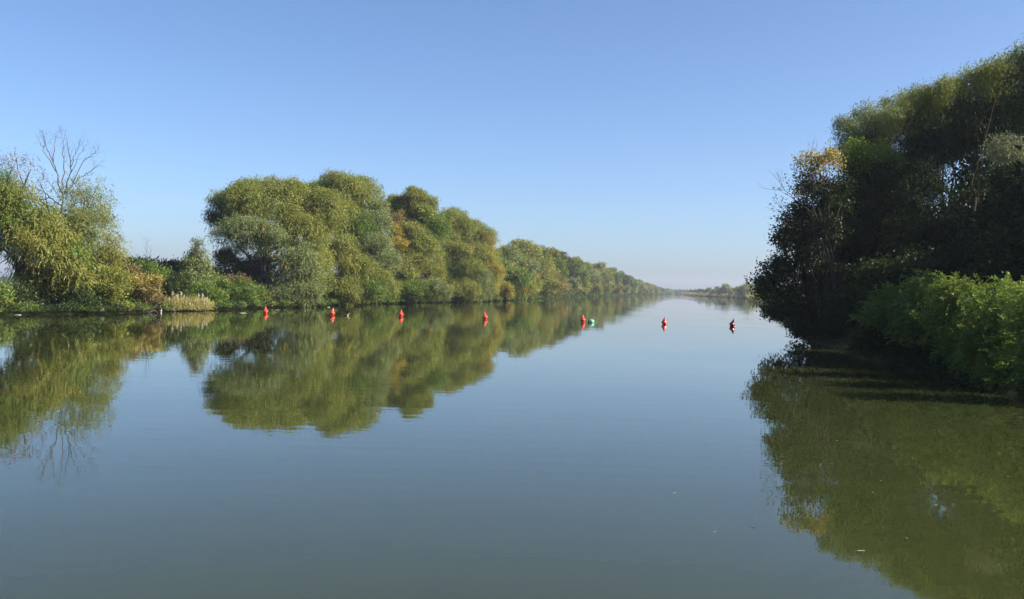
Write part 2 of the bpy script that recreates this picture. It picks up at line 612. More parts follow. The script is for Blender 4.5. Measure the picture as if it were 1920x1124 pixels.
dead_lines = [([(345, 1000), (340, 760), (338, 470), (340, 380)], 1.9), ([(340, 390), (300, 260), (275, 180), (245, 110), (228, 40)], 1),
              ([(302, 265), (235, 150), (205, 90)], .7), ([(288, 215), (295, 120), (305, 65)], .7),
              ([(345, 390), (380, 260), (378, 180), (360, 85)], 1), ([(380, 245), (405, 170), (430, 100)], .6),
              ([(342, 350), (345, 210), (335, 140), (350, 80)], .8), ([(352, 385), (420, 300), (480, 270), (525, 235)], .9),
              ([(390, 330), (450, 210), (500, 170), (530, 150)], .7), ([(385, 270), (430, 170), (465, 125)], .5),
              ([(335, 450), (270, 400), (200, 360), (100, 330)], 1), ([(272, 402), (190, 430), (100, 395)], .7),
              ([(330, 420), (270, 330), (225, 290)], .5), ([(345, 480), (400, 440), (470, 420)], .7)]

tree('willow_tree', 'tall willow with bare dead branches above its thin olive crown', 'tree', 118, 97,
     [(152, 392, 48, 44, 'olive', .6), (172, 448, 46, 56, 'olive', .65), (112, 440, 60, 46, 'olive'), (190, 402, 26, 44, 'olive', .5), (150, 510, 60, 50, 'olive'), 
      (135, 345, 30, 18, 'olive', .22), (60, 385, 30, 24, 'grey', .25), (185, 350, 26, 18, 'olive', .2), (120, 500, 60, 50, 'green', .8),
      (75, 350, 25, 25, 'brown', .14), (30, 300, 30, 22, 'brown', .14)],
     seed=1, back=True, trunk_r=.22, extra=bare_limbs(dead_lines, 97, .068, 7, 7), bark=M_PALEBARK, **WT)
tree('willow_tree', 'green willow cut by the left edge of the photo, brownish thin twigs on top', 'tree', -35, 86,
     [(-2, 350, 44, 44, 'green'), (-20, 420, 60, 60, 'green'), (30, 425, 52, 46, 'green'), (15, 390, 44, 50, 'olive', .9), (40, 380, 34, 34, 'olive', .7),
      (-60, 480, 50, 60, 'olive'), (-70, 380, 40, 60, 'green'), (25, 320, 35, 28, 'brown', .22), (55, 330, 20, 22, 'brown', .15)],
     seed=2, trunk_r=.35, **WT)
tree('willow_tree', 'yellow green weeping willow drooping to the water left of the golden bush', 'tree', 75, 84,
     [(90, 462, 60, 44, 'ygreen'), (120, 505, 46, 48, 'ygreen'), (70, 520, 46, 34, 'olive'), (60, 440, 46, 32, 'olive'), (142, 492, 26, 40, 'green'),
      (105, 540, 38, 26, 'ygreen', .8), (40, 470, 30, 26, 'ygreen', .6), (125, 555, 18, 22, 'green', .6), (85, 420, 35, 30, 'olive', .8)],
     seed=3, trunk_r=.28, mix='yellow', mixp=.07,
     extra=bare_limbs([([(150, 1010), (100, 790), (30, 690), (-20, 640)], 1.5), ([(100, 790), (60, 720), (0, 760)], 1), ([(100, 800), (150, 740), (200, 690)], 1)], 84, .12, 17, 2), **WL)
tree('willow_tree', 'slender pale yellow young willow standing right of the dead topped tree', 'tree', 190, 89,
     [(208, 465, 26, 28, 'ygreen', .75), (192, 495, 34, 32, 'ygreen', .8), (218, 492, 20, 28, 'ygreen', .6), (180, 530, 36, 34, 'olive', .9), (215, 520, 26, 26, 'olive')],
     seed=4, trunk_r=.12, stems=3, mix='yellow', mixp=.10, **WT)

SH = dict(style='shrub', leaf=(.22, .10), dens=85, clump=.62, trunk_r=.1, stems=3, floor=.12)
tree('shrub', 'golden yellow bush above a heap of dry branches on the left bank', 'shrub', 262, 90,
     [(258, 538, 38, 24, 'amber'), (236, 518, 30, 20, 'straw'), (280, 556, 30, 20, 'straw', .7), (250, 560, 48, 18, 'straw', .7), (225, 540, 30, 30, 'ygreen')], seed=5, mix='honey', mixp=.10, **SH)
tree('shrub', 'olive bush filling the gap between the weeping willow and the golden bush', 'shrub', 200, 86.5,
     [(185, 545, 40, 34, 'olive'), (215, 535, 34, 32, 'olive'), (205, 566, 46, 18, 'green', .9), (160, 562, 34, 22, 'dark')], seed=6, mix='yellow', mixp=.1, **SH)
tree('shrub', 'bright green low bush at the very left edge of the water', 'shrub', -5, 78,
     [(0, 552, 20, 22, 'bright'), (-25, 560, 24, 24, 'green'), (4, 575, 20, 12, 'olive')], seed=7, **SH)
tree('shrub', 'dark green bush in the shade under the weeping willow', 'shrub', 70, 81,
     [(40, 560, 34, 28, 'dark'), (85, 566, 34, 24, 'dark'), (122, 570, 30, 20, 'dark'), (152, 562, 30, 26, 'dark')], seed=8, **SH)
tree('shrub', 'dull green bush with bare twigs sticking up behind the reeds', 'shrub', 280, 100,
     [(275, 505, 16, 18, 'green', .5), (300, 530, 28, 25, 'green'), (312, 555, 26, 22, 'green'), (330, 540, 26, 22, 'dark')], seed=9,
     extra=bare_limbs([([(276, 560), (275, 500), (277, 463)], .5), ([(276, 500), (284, 470)], .4), ([(300, 570), (318, 530), (315, 505)], .6),
                       ([(295, 570), (297, 535), (290, 512)], .5), ([(318, 560), (326, 538), (334, 520)], .5)], 98.5, .075, 27, 3, 1.0, 0, 0), **SH)
tree('poplar_tree', 'slender grey green young poplar standing alone before open sky', 'tree', 368, 112,
     [(370, 462, 8, 16, 'silver', .6), (368, 484, 16, 18, 'silver', .8), (366, 505, 24, 20, 'grey'), (372, 530, 30, 24, 'grey'), (355, 535, 20, 22, 'green'),
      (384, 505, 10, 24, 'grey', .5)], style='broad', leaf=(.30, .11), dens=55, clump=.6, seed=10, trunk_r=.12)
tree('shrub', 'green bank bush right behind the pale reeds', 'shrub', 360, 106,
     [(345, 560, 34, 20, 'green'), (380, 548, 28, 24, 'green'), (402, 560, 22, 20, 'green')], seed=11, **SH)
tree('shrub', 'bank bush with reddish leaves on top left of the big willow', 'shrub', 425, 112,
     [(415, 540, 32, 24, 'green'), (440, 532, 26, 14, 'brown', .8), (432, 560, 40, 18, 'green'), (452, 545, 30, 22, 'green')], seed=12, mix='rust', mixp=.08, **SH)
tree('shrub', 'bright green bush reaching the water behind the leftmost red buoy', 'shrub', 478, 115,
     [(472, 556, 26, 20, 'bright'), (490, 562, 18, 14, 'green'), (458, 562, 26, 16, 'green')], seed=13, mix='rust', mixp=.1, **SH)
for i, (x, w, top, lab) in enumerate([(300, 40, 490, 'low dark hedge tree behind the bush with bare twigs'), (340, 34, 494, 'low dark hedge tree directly left of the slender poplar'),
                                      (420, 40, 505, 'low dark hedge tree between the slender poplar and the big willow'), (248, 34, 486, 'low dark hedge tree behind the golden bush')]):
    tree('hedge_tree', lab, 'tree', x, 135 + 3 * i, [(x - w * .4, top + 16, w * .6, 15, 'dark'), (x + w * .4, top + 15, w * .6, 15, 'dark'), (x, top + 40, w, 26, 'dark')],
         style='broad', leaf=(.4, .2), dens=40, clump=.9, seed=20 + i, trunk_r=.2)

# ------------------------------------------------------------------ left bank, the big willows
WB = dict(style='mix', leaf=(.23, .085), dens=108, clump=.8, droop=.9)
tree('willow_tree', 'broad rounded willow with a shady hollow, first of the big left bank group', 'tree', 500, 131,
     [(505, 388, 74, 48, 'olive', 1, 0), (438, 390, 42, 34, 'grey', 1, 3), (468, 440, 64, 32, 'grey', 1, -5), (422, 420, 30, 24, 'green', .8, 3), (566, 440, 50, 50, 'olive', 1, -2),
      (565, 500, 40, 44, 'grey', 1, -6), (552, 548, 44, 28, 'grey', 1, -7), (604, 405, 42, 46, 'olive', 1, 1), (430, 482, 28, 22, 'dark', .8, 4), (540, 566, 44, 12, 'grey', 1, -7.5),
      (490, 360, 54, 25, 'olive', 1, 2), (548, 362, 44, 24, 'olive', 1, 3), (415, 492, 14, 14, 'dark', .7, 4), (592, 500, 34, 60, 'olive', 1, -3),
      (485, 520, 46, 40, 'dark', 1, 5), (510, 562, 44, 20, 'dark', 1, 3), (400, 408, 16, 16, 'dark', .6, 2)],  # dark lobes around the hollow put its shade into leaf colour
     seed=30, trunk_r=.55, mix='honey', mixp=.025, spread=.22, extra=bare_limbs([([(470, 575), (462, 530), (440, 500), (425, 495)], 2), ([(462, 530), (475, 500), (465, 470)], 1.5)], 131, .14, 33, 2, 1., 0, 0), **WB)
tree('willow_tree', 'tallest willow of the big left bank group, its top just left of the autumn tree', 'tree', 660, 150,
     [(640, 360, 46, 36, 'olive', 1, 0), (684, 372, 38, 42, 'olive', 1, 2), (598, 362, 40, 20, 'green', 1, 5), (704, 420, 30, 46, 'grey', 1, 1), (630, 415, 44, 40, 'olive', 1, -3),
      (672, 440, 40, 46, 'green', 1, -1), (640, 485, 46, 44, 'olive', 1, -6), (705, 490, 36, 50, 'grey', 1, -3), (620, 546, 42, 24, 'grey', 1, -8), (690, 545, 40, 22, 'green', 1, -7),
      (655, 545, 40, 26, 'olive', 1, -9), (712, 535, 30, 30, 'olive', 1, -5), (668, 510, 34, 40, 'olive', 1, -6)],
     seed=31, trunk_r=.5, mix='honey', mixp=.025, spread=.25, **WB)
tree('poplar_tree', 'mixed green and orange autumn tree between the tallest willow and the yellow edged one', 'tree', 775, 178,
     [(785, 392, 36, 30, 'olive', 1, 0), (772, 370, 15, 15, 'olive', 1, 0), (776, 360, 6, 10, 'olive', 1, 0), (748, 405, 32, 36, 'olive', 1, 2), (810, 430, 32, 42, 'green', 1, 0), (745, 440, 24, 36, 'amber', .7, -3), (765, 450, 38, 36, 'olive', 1, -3),
      (748, 452, 16, 24, 'honey', .8, -6), (742, 492, 14, 18, 'amber', .8, -8), (800, 490, 40, 40, 'olive', 1, -4), (755, 505, 42, 40, 'olive', 1, -6), (735, 500, 28, 50, 'green', 1, -3), (765, 548, 50, 20, 'green', 1, -8), (812, 545, 34, 22, 'grey', 1, -7), (730, 545, 26, 22, 'olive', 1, -6)],
     seed=32, trunk_r=.4, mix='honey', mixp=.05, spread=.25, **dict(WB, style='broad', leaf=(.25, .12), dens=85))
tree('willow_tree', 'rounded willow with yellow leaves down its right edge ending the big group', 'tree', 870, 206,
     [(852, 430, 42, 34, 'olive', 1, 0), (886, 452, 36, 36, 'olive', 1, 1), (832, 465, 38, 42, 'olive', 1, -4), (912, 490, 20, 34, 'yellow', .8, -2), (872, 495, 44, 38, 'olive', 1, -5),
      (838, 520, 40, 38, 'green', 1, -6), (895, 535, 40, 28, 'grey', 1, -6), (924, 520, 18, 30, 'yellow', .9, -4), (850, 408, 26, 16, 'olive', .9, 2), (912, 505, 28, 42, 'olive', 1, 1), (860, 548, 44, 20, 'ygreen', 1, -9), (914, 462, 12, 20, 'amber', .9, -1)],
     seed=33, trunk_r=.4, mix='yellow', mixp=.05, spread=.25, **WB)
SB = dict(style='shrub', leaf=(.28, .12), dens=60, clump=.75, trunk_r=.1, stems=3, floor=.15)
for i, (x, y, w, Y, c, lab) in enumerate([
        (715, 556, 28, 163, 'green', 'round green bush at the waterline under the tallest willow'),
        (758, 556, 24, 174, 'straw', 'small straw brown bush at the waterline under the autumn tree'),
        (815, 553, 26, 188, 'olive', 'olive bush hanging over the waterline left of the yellow edged willow'),
        (862, 553, 26, 203, 'ygreen', 'yellow green bush at the waterline under the yellow edged willow'),
        (905, 551, 24, 219, 'grey', 'grey green bush at the waterline where the big willow group ends'),
        (942, 550, 20, 241, 'yellow', 'yellow bush at the waterline where the long tree row begins')]):
    tree('shrub', lab, 'shrub', x, Y, [(x - w * .4, y, w * .7, 15, c), (x + w * .4, y - 2, w * .7, 15, c), (x, y - 8, w * .6, 14, c)], seed=40 + i, mix='gold', mixp=.08, **SB)

# ------------------------------------------------------------------ left bank, the long row
TOPX = [920, 935, 950, 985, 1005, 1040, 1060, 1085, 1110, 1130, 1160, 1200, 1230, 1255, 1275]
TOPY = [476, 466, 461, 453, 455, 469, 478, 487, 491, 495, 507, 525, 536, 546, 549]
row_cols = ['green', 'olive', 'grey', 'ygreen', 'olive', 'amber', 'green', 'olive', 'dark', 'grey']
named = {0: 'dark topped green tree, nearest of the long row right of the big willows',
         1: 'broad olive tree with the highest top of the long row',
         2: 'grey green tree just right of the highest top of the long row',
         3: 'yellow tinged tree in the nearer part of the long row',
         4: 'rounded olive tree where the long row starts to fall in height',
         5: 'brownish thin tree in the middle of the long row'}
rr_ = np.random.default_rng(77)
Yr = 252.0
i = 0
while Yr < 1500:
    X = lbx(Yr) - 6 - (4 if i % 2 else 0)
    pxx, _ = px_of((X, Yr, 1))
    ty = float(np.interp(pxx, TOPX, TOPY)) + (2 + rr_.uniform(-3, 6)) * 260 / Yr
    _, by = px_of((X, Yr, .4))
    w = (9.5 + rr_.uniform(0, 4)) * FPX / Yr * (.8 if i > 6 else 1)
    hh = by - ty
    c1 = row_cols[i % 10]
    c2 = row_cols[(i * 7 + 3) % 10]
    ls = Yr / 250
    lob = [(pxx, ty + hh * .26, w * .55, hh * .26, c1), (pxx - w * .45, ty + hh * .48, w * .5, hh * .28, c2 if c2 != 'brown' else c1), (pxx + w * .45, ty + hh * .5, w * .5, hh * .28, c1),
           (pxx - w * .2, ty + hh * .74, w * .6, hh * .24, c1), (pxx + w * .5, ty + hh * .78, w * .5, hh * .2, c2), (pxx - w * .55, ty + hh * .8, w * .5, hh * .2, c2)]
    tree('riverside_tree', named.get(i, 'small looking olive tree merging into the far half of the long left bank row'), 'tree', pxx, Yr, lob,
         style='broad', leaf=(.40 * ls ** .8, .20 * ls ** .8), dens=26 / ls ** 1.5, clump=1.1, bumps=5, group='trees of the long left bank row', seed=100 + i, mix=('yellow' if i % 3 else 'orange'), mixp=.07,
         trunk_r=.35, base_x=X, floor=.2)
    Yr *= 1.0 + rr_.uniform(.052, .075)
    i += 1

# ------------------------------------------------------------------ far right bank
far_right = [(1402, 770, 535, 22, 'olive', 'grey olive bushy tree peeping out beside the dark headland tree'),
             (1384, 830, 539, 16, 'grey', 'greyish low tree on the far right bank next to the tall pale one'),
             (1362, 880, 534, 15, 'grey', 'tall pale grey green tree standing highest on the far right bank'),
             (1345, 930, 539, 12, 'olive', 'olive tree left of the tall pale one on the far right bank'),
             (1330, 980, 541, 12, 'green', 'low green tree in the middle of the far right bank'),
             (1317, 1050, 543, 10, 'dark', 'small dark tree where the far right bank turns hazy'),
             (1306, 1250, 545, 9, 'dark', 'bluish tree far down the right bank'),
             (1296, 1400, 546, 9, 'dark', 'last bluish tree at the end of the right bank')]
for i, (x, Y, ty, w, c, lab) in enumerate(far_right):
    X = rbx(Y) + 5
    px0 = P(x, 550, Y)[0]
    X = max(X, px0)
    _, by = px_of((X, Y, .5))
    hh = by - ty
    tree('riverside_tree', lab, 'tree', x, Y, [(x, ty + hh * .3, w * .55, hh * .3, c), (x - w * .5, ty + hh * .62, w * .5, hh * .3, c), (x + w * .5, ty + hh * .6, w * .5, hh * .3, c), (x, ty + hh * .8, w * .9, hh * .2, 'olive')],
         style='broad', leaf=(1.2, .6), dens=3.5, clump=1.8, seed=160 + i, trunk_r=.3, base_x=X, floor=.2, group='trees on the far right bank')

# ------------------------------------------------------------------ stuff: distant woods and bank cover


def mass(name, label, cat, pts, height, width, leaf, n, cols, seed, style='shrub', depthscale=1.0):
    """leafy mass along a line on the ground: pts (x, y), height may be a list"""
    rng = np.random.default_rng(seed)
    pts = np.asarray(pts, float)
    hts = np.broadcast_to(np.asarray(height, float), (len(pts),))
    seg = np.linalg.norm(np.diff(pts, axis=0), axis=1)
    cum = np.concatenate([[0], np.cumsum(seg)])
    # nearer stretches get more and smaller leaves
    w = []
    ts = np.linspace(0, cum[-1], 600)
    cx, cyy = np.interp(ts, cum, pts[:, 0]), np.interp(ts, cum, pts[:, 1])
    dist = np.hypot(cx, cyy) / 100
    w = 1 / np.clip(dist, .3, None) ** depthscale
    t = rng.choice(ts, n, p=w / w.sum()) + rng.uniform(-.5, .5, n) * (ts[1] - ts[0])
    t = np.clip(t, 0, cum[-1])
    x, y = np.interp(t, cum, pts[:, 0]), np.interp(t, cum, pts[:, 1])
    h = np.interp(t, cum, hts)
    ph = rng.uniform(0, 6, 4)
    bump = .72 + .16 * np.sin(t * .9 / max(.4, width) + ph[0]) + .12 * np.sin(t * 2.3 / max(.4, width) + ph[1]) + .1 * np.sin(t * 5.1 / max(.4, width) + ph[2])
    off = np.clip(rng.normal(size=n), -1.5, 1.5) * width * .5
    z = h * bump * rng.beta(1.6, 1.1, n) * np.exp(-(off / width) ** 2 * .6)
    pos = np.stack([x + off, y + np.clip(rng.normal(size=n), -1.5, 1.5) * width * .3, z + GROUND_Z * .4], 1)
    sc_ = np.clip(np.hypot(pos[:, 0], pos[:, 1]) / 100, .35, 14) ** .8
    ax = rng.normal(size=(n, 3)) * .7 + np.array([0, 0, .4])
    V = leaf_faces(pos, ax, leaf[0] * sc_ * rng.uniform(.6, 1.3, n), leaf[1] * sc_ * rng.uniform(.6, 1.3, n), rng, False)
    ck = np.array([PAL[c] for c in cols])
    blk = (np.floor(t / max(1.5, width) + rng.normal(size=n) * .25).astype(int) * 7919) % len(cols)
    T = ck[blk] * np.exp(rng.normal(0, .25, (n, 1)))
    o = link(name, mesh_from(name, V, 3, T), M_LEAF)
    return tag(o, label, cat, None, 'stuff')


ll = [(lbx(y) + .3, y) for y in (*np.arange(50, 260, 1.5), 300, 400, 550, 800, 1100, 1500)]
mass('bank_growth', 'low weeds and overhanging scrub along the waterline of the left bank', 'undergrowth', ll, .85, .75, (.20, .075), 170000, ['green', 'dark', 'deep', 'dark', 'green', 'deep', 'green', 'dark', 'olive', 'deep', 'dark'], 501)
lw = [(lbx(y) - 14, y) for y in (60, 80, 95)] + [(lbx(y) - 16, y) for y in (112, 135, 160, 190, 230, 300, 400, 550, 800, 1100, 1500)]
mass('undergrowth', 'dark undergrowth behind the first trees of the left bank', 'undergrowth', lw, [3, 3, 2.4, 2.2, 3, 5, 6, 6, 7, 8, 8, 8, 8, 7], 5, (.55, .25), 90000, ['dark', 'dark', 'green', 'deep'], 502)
rl = [(rbx(y) + 1.7, y) for y in (14, 25, 35, 45, 55, 65, 75, 90, 120, 180)]
mass('bank_growth', 'dark weeds and scrub along the waterline of the right bank', 'undergrowth', rl, 1.1, .7, (.2, .07), 60000, ['deep', 'dark', 'deep'], 503)
rw = [(rbx(y) + 7, y) for y in (20, 30, 40, 50, 60, 70, 85, 110)]  # hidden mass added to keep low sun off the near water
mass('undergrowth', 'dark undergrowth under the trees of the right bank, added to block low sun', 'undergrowth', rw, [5.5, 5.5, 6, 6, 6, 6, 6, 6], 3.2, (.45, .25), 140000, ['deep', 'dark', 'deep'], 507)
rw = [(rbx(y) + 9, y) for y in (115, 160, 220, 300, 400, 500, 620)]
mass('undergrowth', 'bushy growth along the right bank beyond the headland', 'undergrowth', rw, [6, 5, 6, 5, 5, 4, 3], 4, (.35, .2), 40000, ['dark', 'green', 'olive', 'dark'], 508)
mass('far_wood', 'hazy blue wood closing the view at the end of the river', 'wood', [(180, 1650), (262, 1690), (310, 1990), (420, 1960), (620, 1900)], [9, 7, 8, 12, 20], 16, (.5, .25), 30000, ['dark', 'green'], 504)
mass('far_wood', 'dark bluish wooded rise behind the far right bank', 'wood', [(296, 1320), (322, 1340), (360, 1350), (460, 1350)], [10, 15, 21, 26], 16, (.5, .25), 24000, ['dark', 'dark', 'green'], 505)
mass('far_wood', 'low bushes edging the water of the far right bank', 'wood', [(rbx(y) + 1.5, y) for y in (400, 600, 755, 850, 984, 1200, 1592)], 2.6, 3, (.3, .15), 22000, ['olive', 'green', 'tan', 'brown'], 506)

# ------------------------------------------------------------------ right bank: the dark headland, shade low in its crowns put into leaf colour
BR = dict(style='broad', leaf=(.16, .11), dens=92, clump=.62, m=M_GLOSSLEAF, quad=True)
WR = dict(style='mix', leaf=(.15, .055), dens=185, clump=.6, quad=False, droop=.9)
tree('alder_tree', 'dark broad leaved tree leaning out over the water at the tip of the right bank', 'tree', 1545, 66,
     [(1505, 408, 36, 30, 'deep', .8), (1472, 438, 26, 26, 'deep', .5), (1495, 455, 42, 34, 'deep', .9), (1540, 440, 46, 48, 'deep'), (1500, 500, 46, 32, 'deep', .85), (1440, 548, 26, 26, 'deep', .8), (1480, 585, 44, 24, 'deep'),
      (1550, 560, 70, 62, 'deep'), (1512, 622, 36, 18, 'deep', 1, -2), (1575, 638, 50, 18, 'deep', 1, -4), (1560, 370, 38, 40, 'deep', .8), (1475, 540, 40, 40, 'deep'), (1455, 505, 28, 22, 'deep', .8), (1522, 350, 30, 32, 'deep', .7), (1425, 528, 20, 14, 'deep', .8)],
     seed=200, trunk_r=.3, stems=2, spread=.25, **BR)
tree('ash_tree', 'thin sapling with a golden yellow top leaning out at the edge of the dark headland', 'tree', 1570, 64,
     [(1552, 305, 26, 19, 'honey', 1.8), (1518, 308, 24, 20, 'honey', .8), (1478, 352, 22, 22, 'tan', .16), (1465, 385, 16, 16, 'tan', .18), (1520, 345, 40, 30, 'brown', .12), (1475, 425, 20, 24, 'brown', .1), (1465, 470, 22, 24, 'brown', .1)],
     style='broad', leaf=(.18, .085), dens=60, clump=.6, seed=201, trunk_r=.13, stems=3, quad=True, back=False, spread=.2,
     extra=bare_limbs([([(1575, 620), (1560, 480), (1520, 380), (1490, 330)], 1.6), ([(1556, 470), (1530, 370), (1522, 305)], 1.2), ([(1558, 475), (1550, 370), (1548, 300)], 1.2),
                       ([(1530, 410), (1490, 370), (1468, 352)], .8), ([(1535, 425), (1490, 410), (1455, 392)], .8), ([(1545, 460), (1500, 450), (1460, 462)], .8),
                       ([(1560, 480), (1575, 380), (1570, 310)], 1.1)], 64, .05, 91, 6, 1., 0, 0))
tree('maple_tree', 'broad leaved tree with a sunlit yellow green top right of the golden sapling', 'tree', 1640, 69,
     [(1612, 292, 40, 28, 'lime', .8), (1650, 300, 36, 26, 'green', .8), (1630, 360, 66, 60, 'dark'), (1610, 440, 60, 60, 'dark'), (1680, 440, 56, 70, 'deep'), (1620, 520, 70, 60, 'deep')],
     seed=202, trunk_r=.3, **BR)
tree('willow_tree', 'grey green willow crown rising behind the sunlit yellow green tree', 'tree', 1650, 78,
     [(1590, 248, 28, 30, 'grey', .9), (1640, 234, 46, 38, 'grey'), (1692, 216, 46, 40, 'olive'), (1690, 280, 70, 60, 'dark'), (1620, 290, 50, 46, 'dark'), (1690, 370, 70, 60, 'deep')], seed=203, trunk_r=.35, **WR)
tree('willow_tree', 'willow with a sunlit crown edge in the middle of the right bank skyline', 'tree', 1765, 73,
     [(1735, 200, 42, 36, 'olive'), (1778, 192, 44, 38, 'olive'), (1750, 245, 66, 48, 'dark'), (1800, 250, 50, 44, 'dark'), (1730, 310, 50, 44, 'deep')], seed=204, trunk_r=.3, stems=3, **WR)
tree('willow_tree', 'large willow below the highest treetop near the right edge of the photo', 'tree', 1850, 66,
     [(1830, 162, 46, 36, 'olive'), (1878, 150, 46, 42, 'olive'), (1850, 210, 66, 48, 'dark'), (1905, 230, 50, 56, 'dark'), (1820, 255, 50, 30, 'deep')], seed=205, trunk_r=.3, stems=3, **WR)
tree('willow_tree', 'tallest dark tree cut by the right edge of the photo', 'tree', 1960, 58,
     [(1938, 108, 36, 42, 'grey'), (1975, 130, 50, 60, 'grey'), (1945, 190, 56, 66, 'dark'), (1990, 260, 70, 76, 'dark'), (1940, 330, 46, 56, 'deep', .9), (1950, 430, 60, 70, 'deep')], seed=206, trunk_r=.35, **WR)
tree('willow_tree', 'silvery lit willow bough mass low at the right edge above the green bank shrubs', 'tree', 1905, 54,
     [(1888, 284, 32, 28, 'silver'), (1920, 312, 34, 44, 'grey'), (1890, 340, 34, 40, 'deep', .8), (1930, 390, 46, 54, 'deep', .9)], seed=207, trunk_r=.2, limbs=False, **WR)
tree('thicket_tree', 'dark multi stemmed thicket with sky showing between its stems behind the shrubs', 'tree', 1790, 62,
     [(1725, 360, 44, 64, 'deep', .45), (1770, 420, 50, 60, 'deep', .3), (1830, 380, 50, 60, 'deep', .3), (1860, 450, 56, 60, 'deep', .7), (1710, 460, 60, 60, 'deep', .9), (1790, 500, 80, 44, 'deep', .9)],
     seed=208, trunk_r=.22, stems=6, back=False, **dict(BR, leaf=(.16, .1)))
for i, (x, y, w, h_, Y, lab) in enumerate([
        (1600, 590, 60, 50, 60, 'dark bush at the foot of the headland left of the lit shrubs'),
        (1700, 540, 75, 70, 51, 'dark bush behind the left end of the lit bank shrubs'),
        (1800, 530, 75, 75, 47, 'dark bush behind the middle of the lit bank shrubs'),
        (1900, 510, 80, 85, 43, 'dark bush behind the lit bank shrubs at the right edge')]):
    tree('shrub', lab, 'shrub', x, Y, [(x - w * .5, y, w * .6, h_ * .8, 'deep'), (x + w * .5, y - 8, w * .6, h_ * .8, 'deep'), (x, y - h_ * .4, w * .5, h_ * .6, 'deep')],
         seed=220 + i, stems=3, trunk_r=.12, floor=.1, **dict(BR, leaf=(.17, .1), dens=75))
# woodland that carries on outside the picture and behind the headland; crowns set low to throw shade, last three trees added to block sun
for i, (x, y, h_, w, lab) in enumerate([
        (31, 84, 10.8, 5, 'dark tree next along the bank behind the headland tip'), (38, 104, 14, 5.5, 'dark tree standing further along the bank behind the headland'),
        (35, 70, 15, 5.5, 'dark tree deep in the wood behind the sunlit yellow green tree'), (42, 60, 16, 6, 'dark tree deep in the wood behind the right edge'),
        (38, 46, 16, 5.5, 'dark tall tree of the wood just outside the right edge'), (47, 88, 15, 6, 'dark tree at the back of the headland wood'),         (26, 38.5, 5.6, 3.4, 'added low dark tree just outside the right edge, blocking sun from the water'),
        (24, 46, 7, 3, 'added low dark tree hidden behind the lit bank shrubs to shade the water'),
        (27.5, 44, 14, 4.2, 'added dark leafy tree outside the right edge behind the shrubs, shading the water')]):
    pxx, _ = px_of((x, y, 5)) if y > 0 else (0, 0)
    rng = np.random.default_rng(300 + i)
    e = tag(link('woodland_tree', None), lab, 'tree', 'wood behind the right bank')
    e.location = (x, y, GROUND_Z)
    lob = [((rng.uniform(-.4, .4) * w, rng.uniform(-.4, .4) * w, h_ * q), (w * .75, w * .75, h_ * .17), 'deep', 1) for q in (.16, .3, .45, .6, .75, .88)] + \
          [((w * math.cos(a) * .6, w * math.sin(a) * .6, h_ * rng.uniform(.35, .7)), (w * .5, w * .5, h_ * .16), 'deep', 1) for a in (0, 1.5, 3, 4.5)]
    V, T = foliage(lob, 'broad', rng, (.34, .2), 26, False, 1.0)
    link('crown', mesh_from('crown', V, 3, T), M_LEAF, e)
    mb = MB()
    limb(mb, np.array([0, 0, -.6]), np.array([0, 0, h_ * .8]), .35, .08, rng, 8, .02, 8)
    link('trunk', mb.mesh('trunk'), M_BARK, e)

# near shrubs with feathery leaves; shade on their undersides put into darker leaf colour
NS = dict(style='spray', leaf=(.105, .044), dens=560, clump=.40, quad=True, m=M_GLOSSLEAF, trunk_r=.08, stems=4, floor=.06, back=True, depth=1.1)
for i, (bx, Y, lob, lab) in enumerate([
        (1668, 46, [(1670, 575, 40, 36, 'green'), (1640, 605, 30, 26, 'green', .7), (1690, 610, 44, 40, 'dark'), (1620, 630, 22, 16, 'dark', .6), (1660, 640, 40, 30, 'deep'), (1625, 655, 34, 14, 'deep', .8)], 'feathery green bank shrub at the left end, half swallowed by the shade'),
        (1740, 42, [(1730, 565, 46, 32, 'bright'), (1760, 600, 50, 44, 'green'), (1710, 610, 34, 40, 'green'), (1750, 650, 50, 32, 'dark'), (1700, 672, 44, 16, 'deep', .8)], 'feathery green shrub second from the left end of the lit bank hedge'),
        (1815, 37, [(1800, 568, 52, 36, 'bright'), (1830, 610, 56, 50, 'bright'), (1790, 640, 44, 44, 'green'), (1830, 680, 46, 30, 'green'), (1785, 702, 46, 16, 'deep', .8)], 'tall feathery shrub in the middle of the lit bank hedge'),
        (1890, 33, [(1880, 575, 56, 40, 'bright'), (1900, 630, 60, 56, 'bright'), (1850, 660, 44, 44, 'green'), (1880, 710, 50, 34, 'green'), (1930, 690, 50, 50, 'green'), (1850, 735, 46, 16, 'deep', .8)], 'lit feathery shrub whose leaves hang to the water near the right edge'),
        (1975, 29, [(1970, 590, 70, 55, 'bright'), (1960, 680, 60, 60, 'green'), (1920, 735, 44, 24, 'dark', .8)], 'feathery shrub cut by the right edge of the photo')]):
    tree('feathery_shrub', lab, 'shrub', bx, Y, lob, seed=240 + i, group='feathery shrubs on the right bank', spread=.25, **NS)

# ------------------------------------------------------------------ reeds


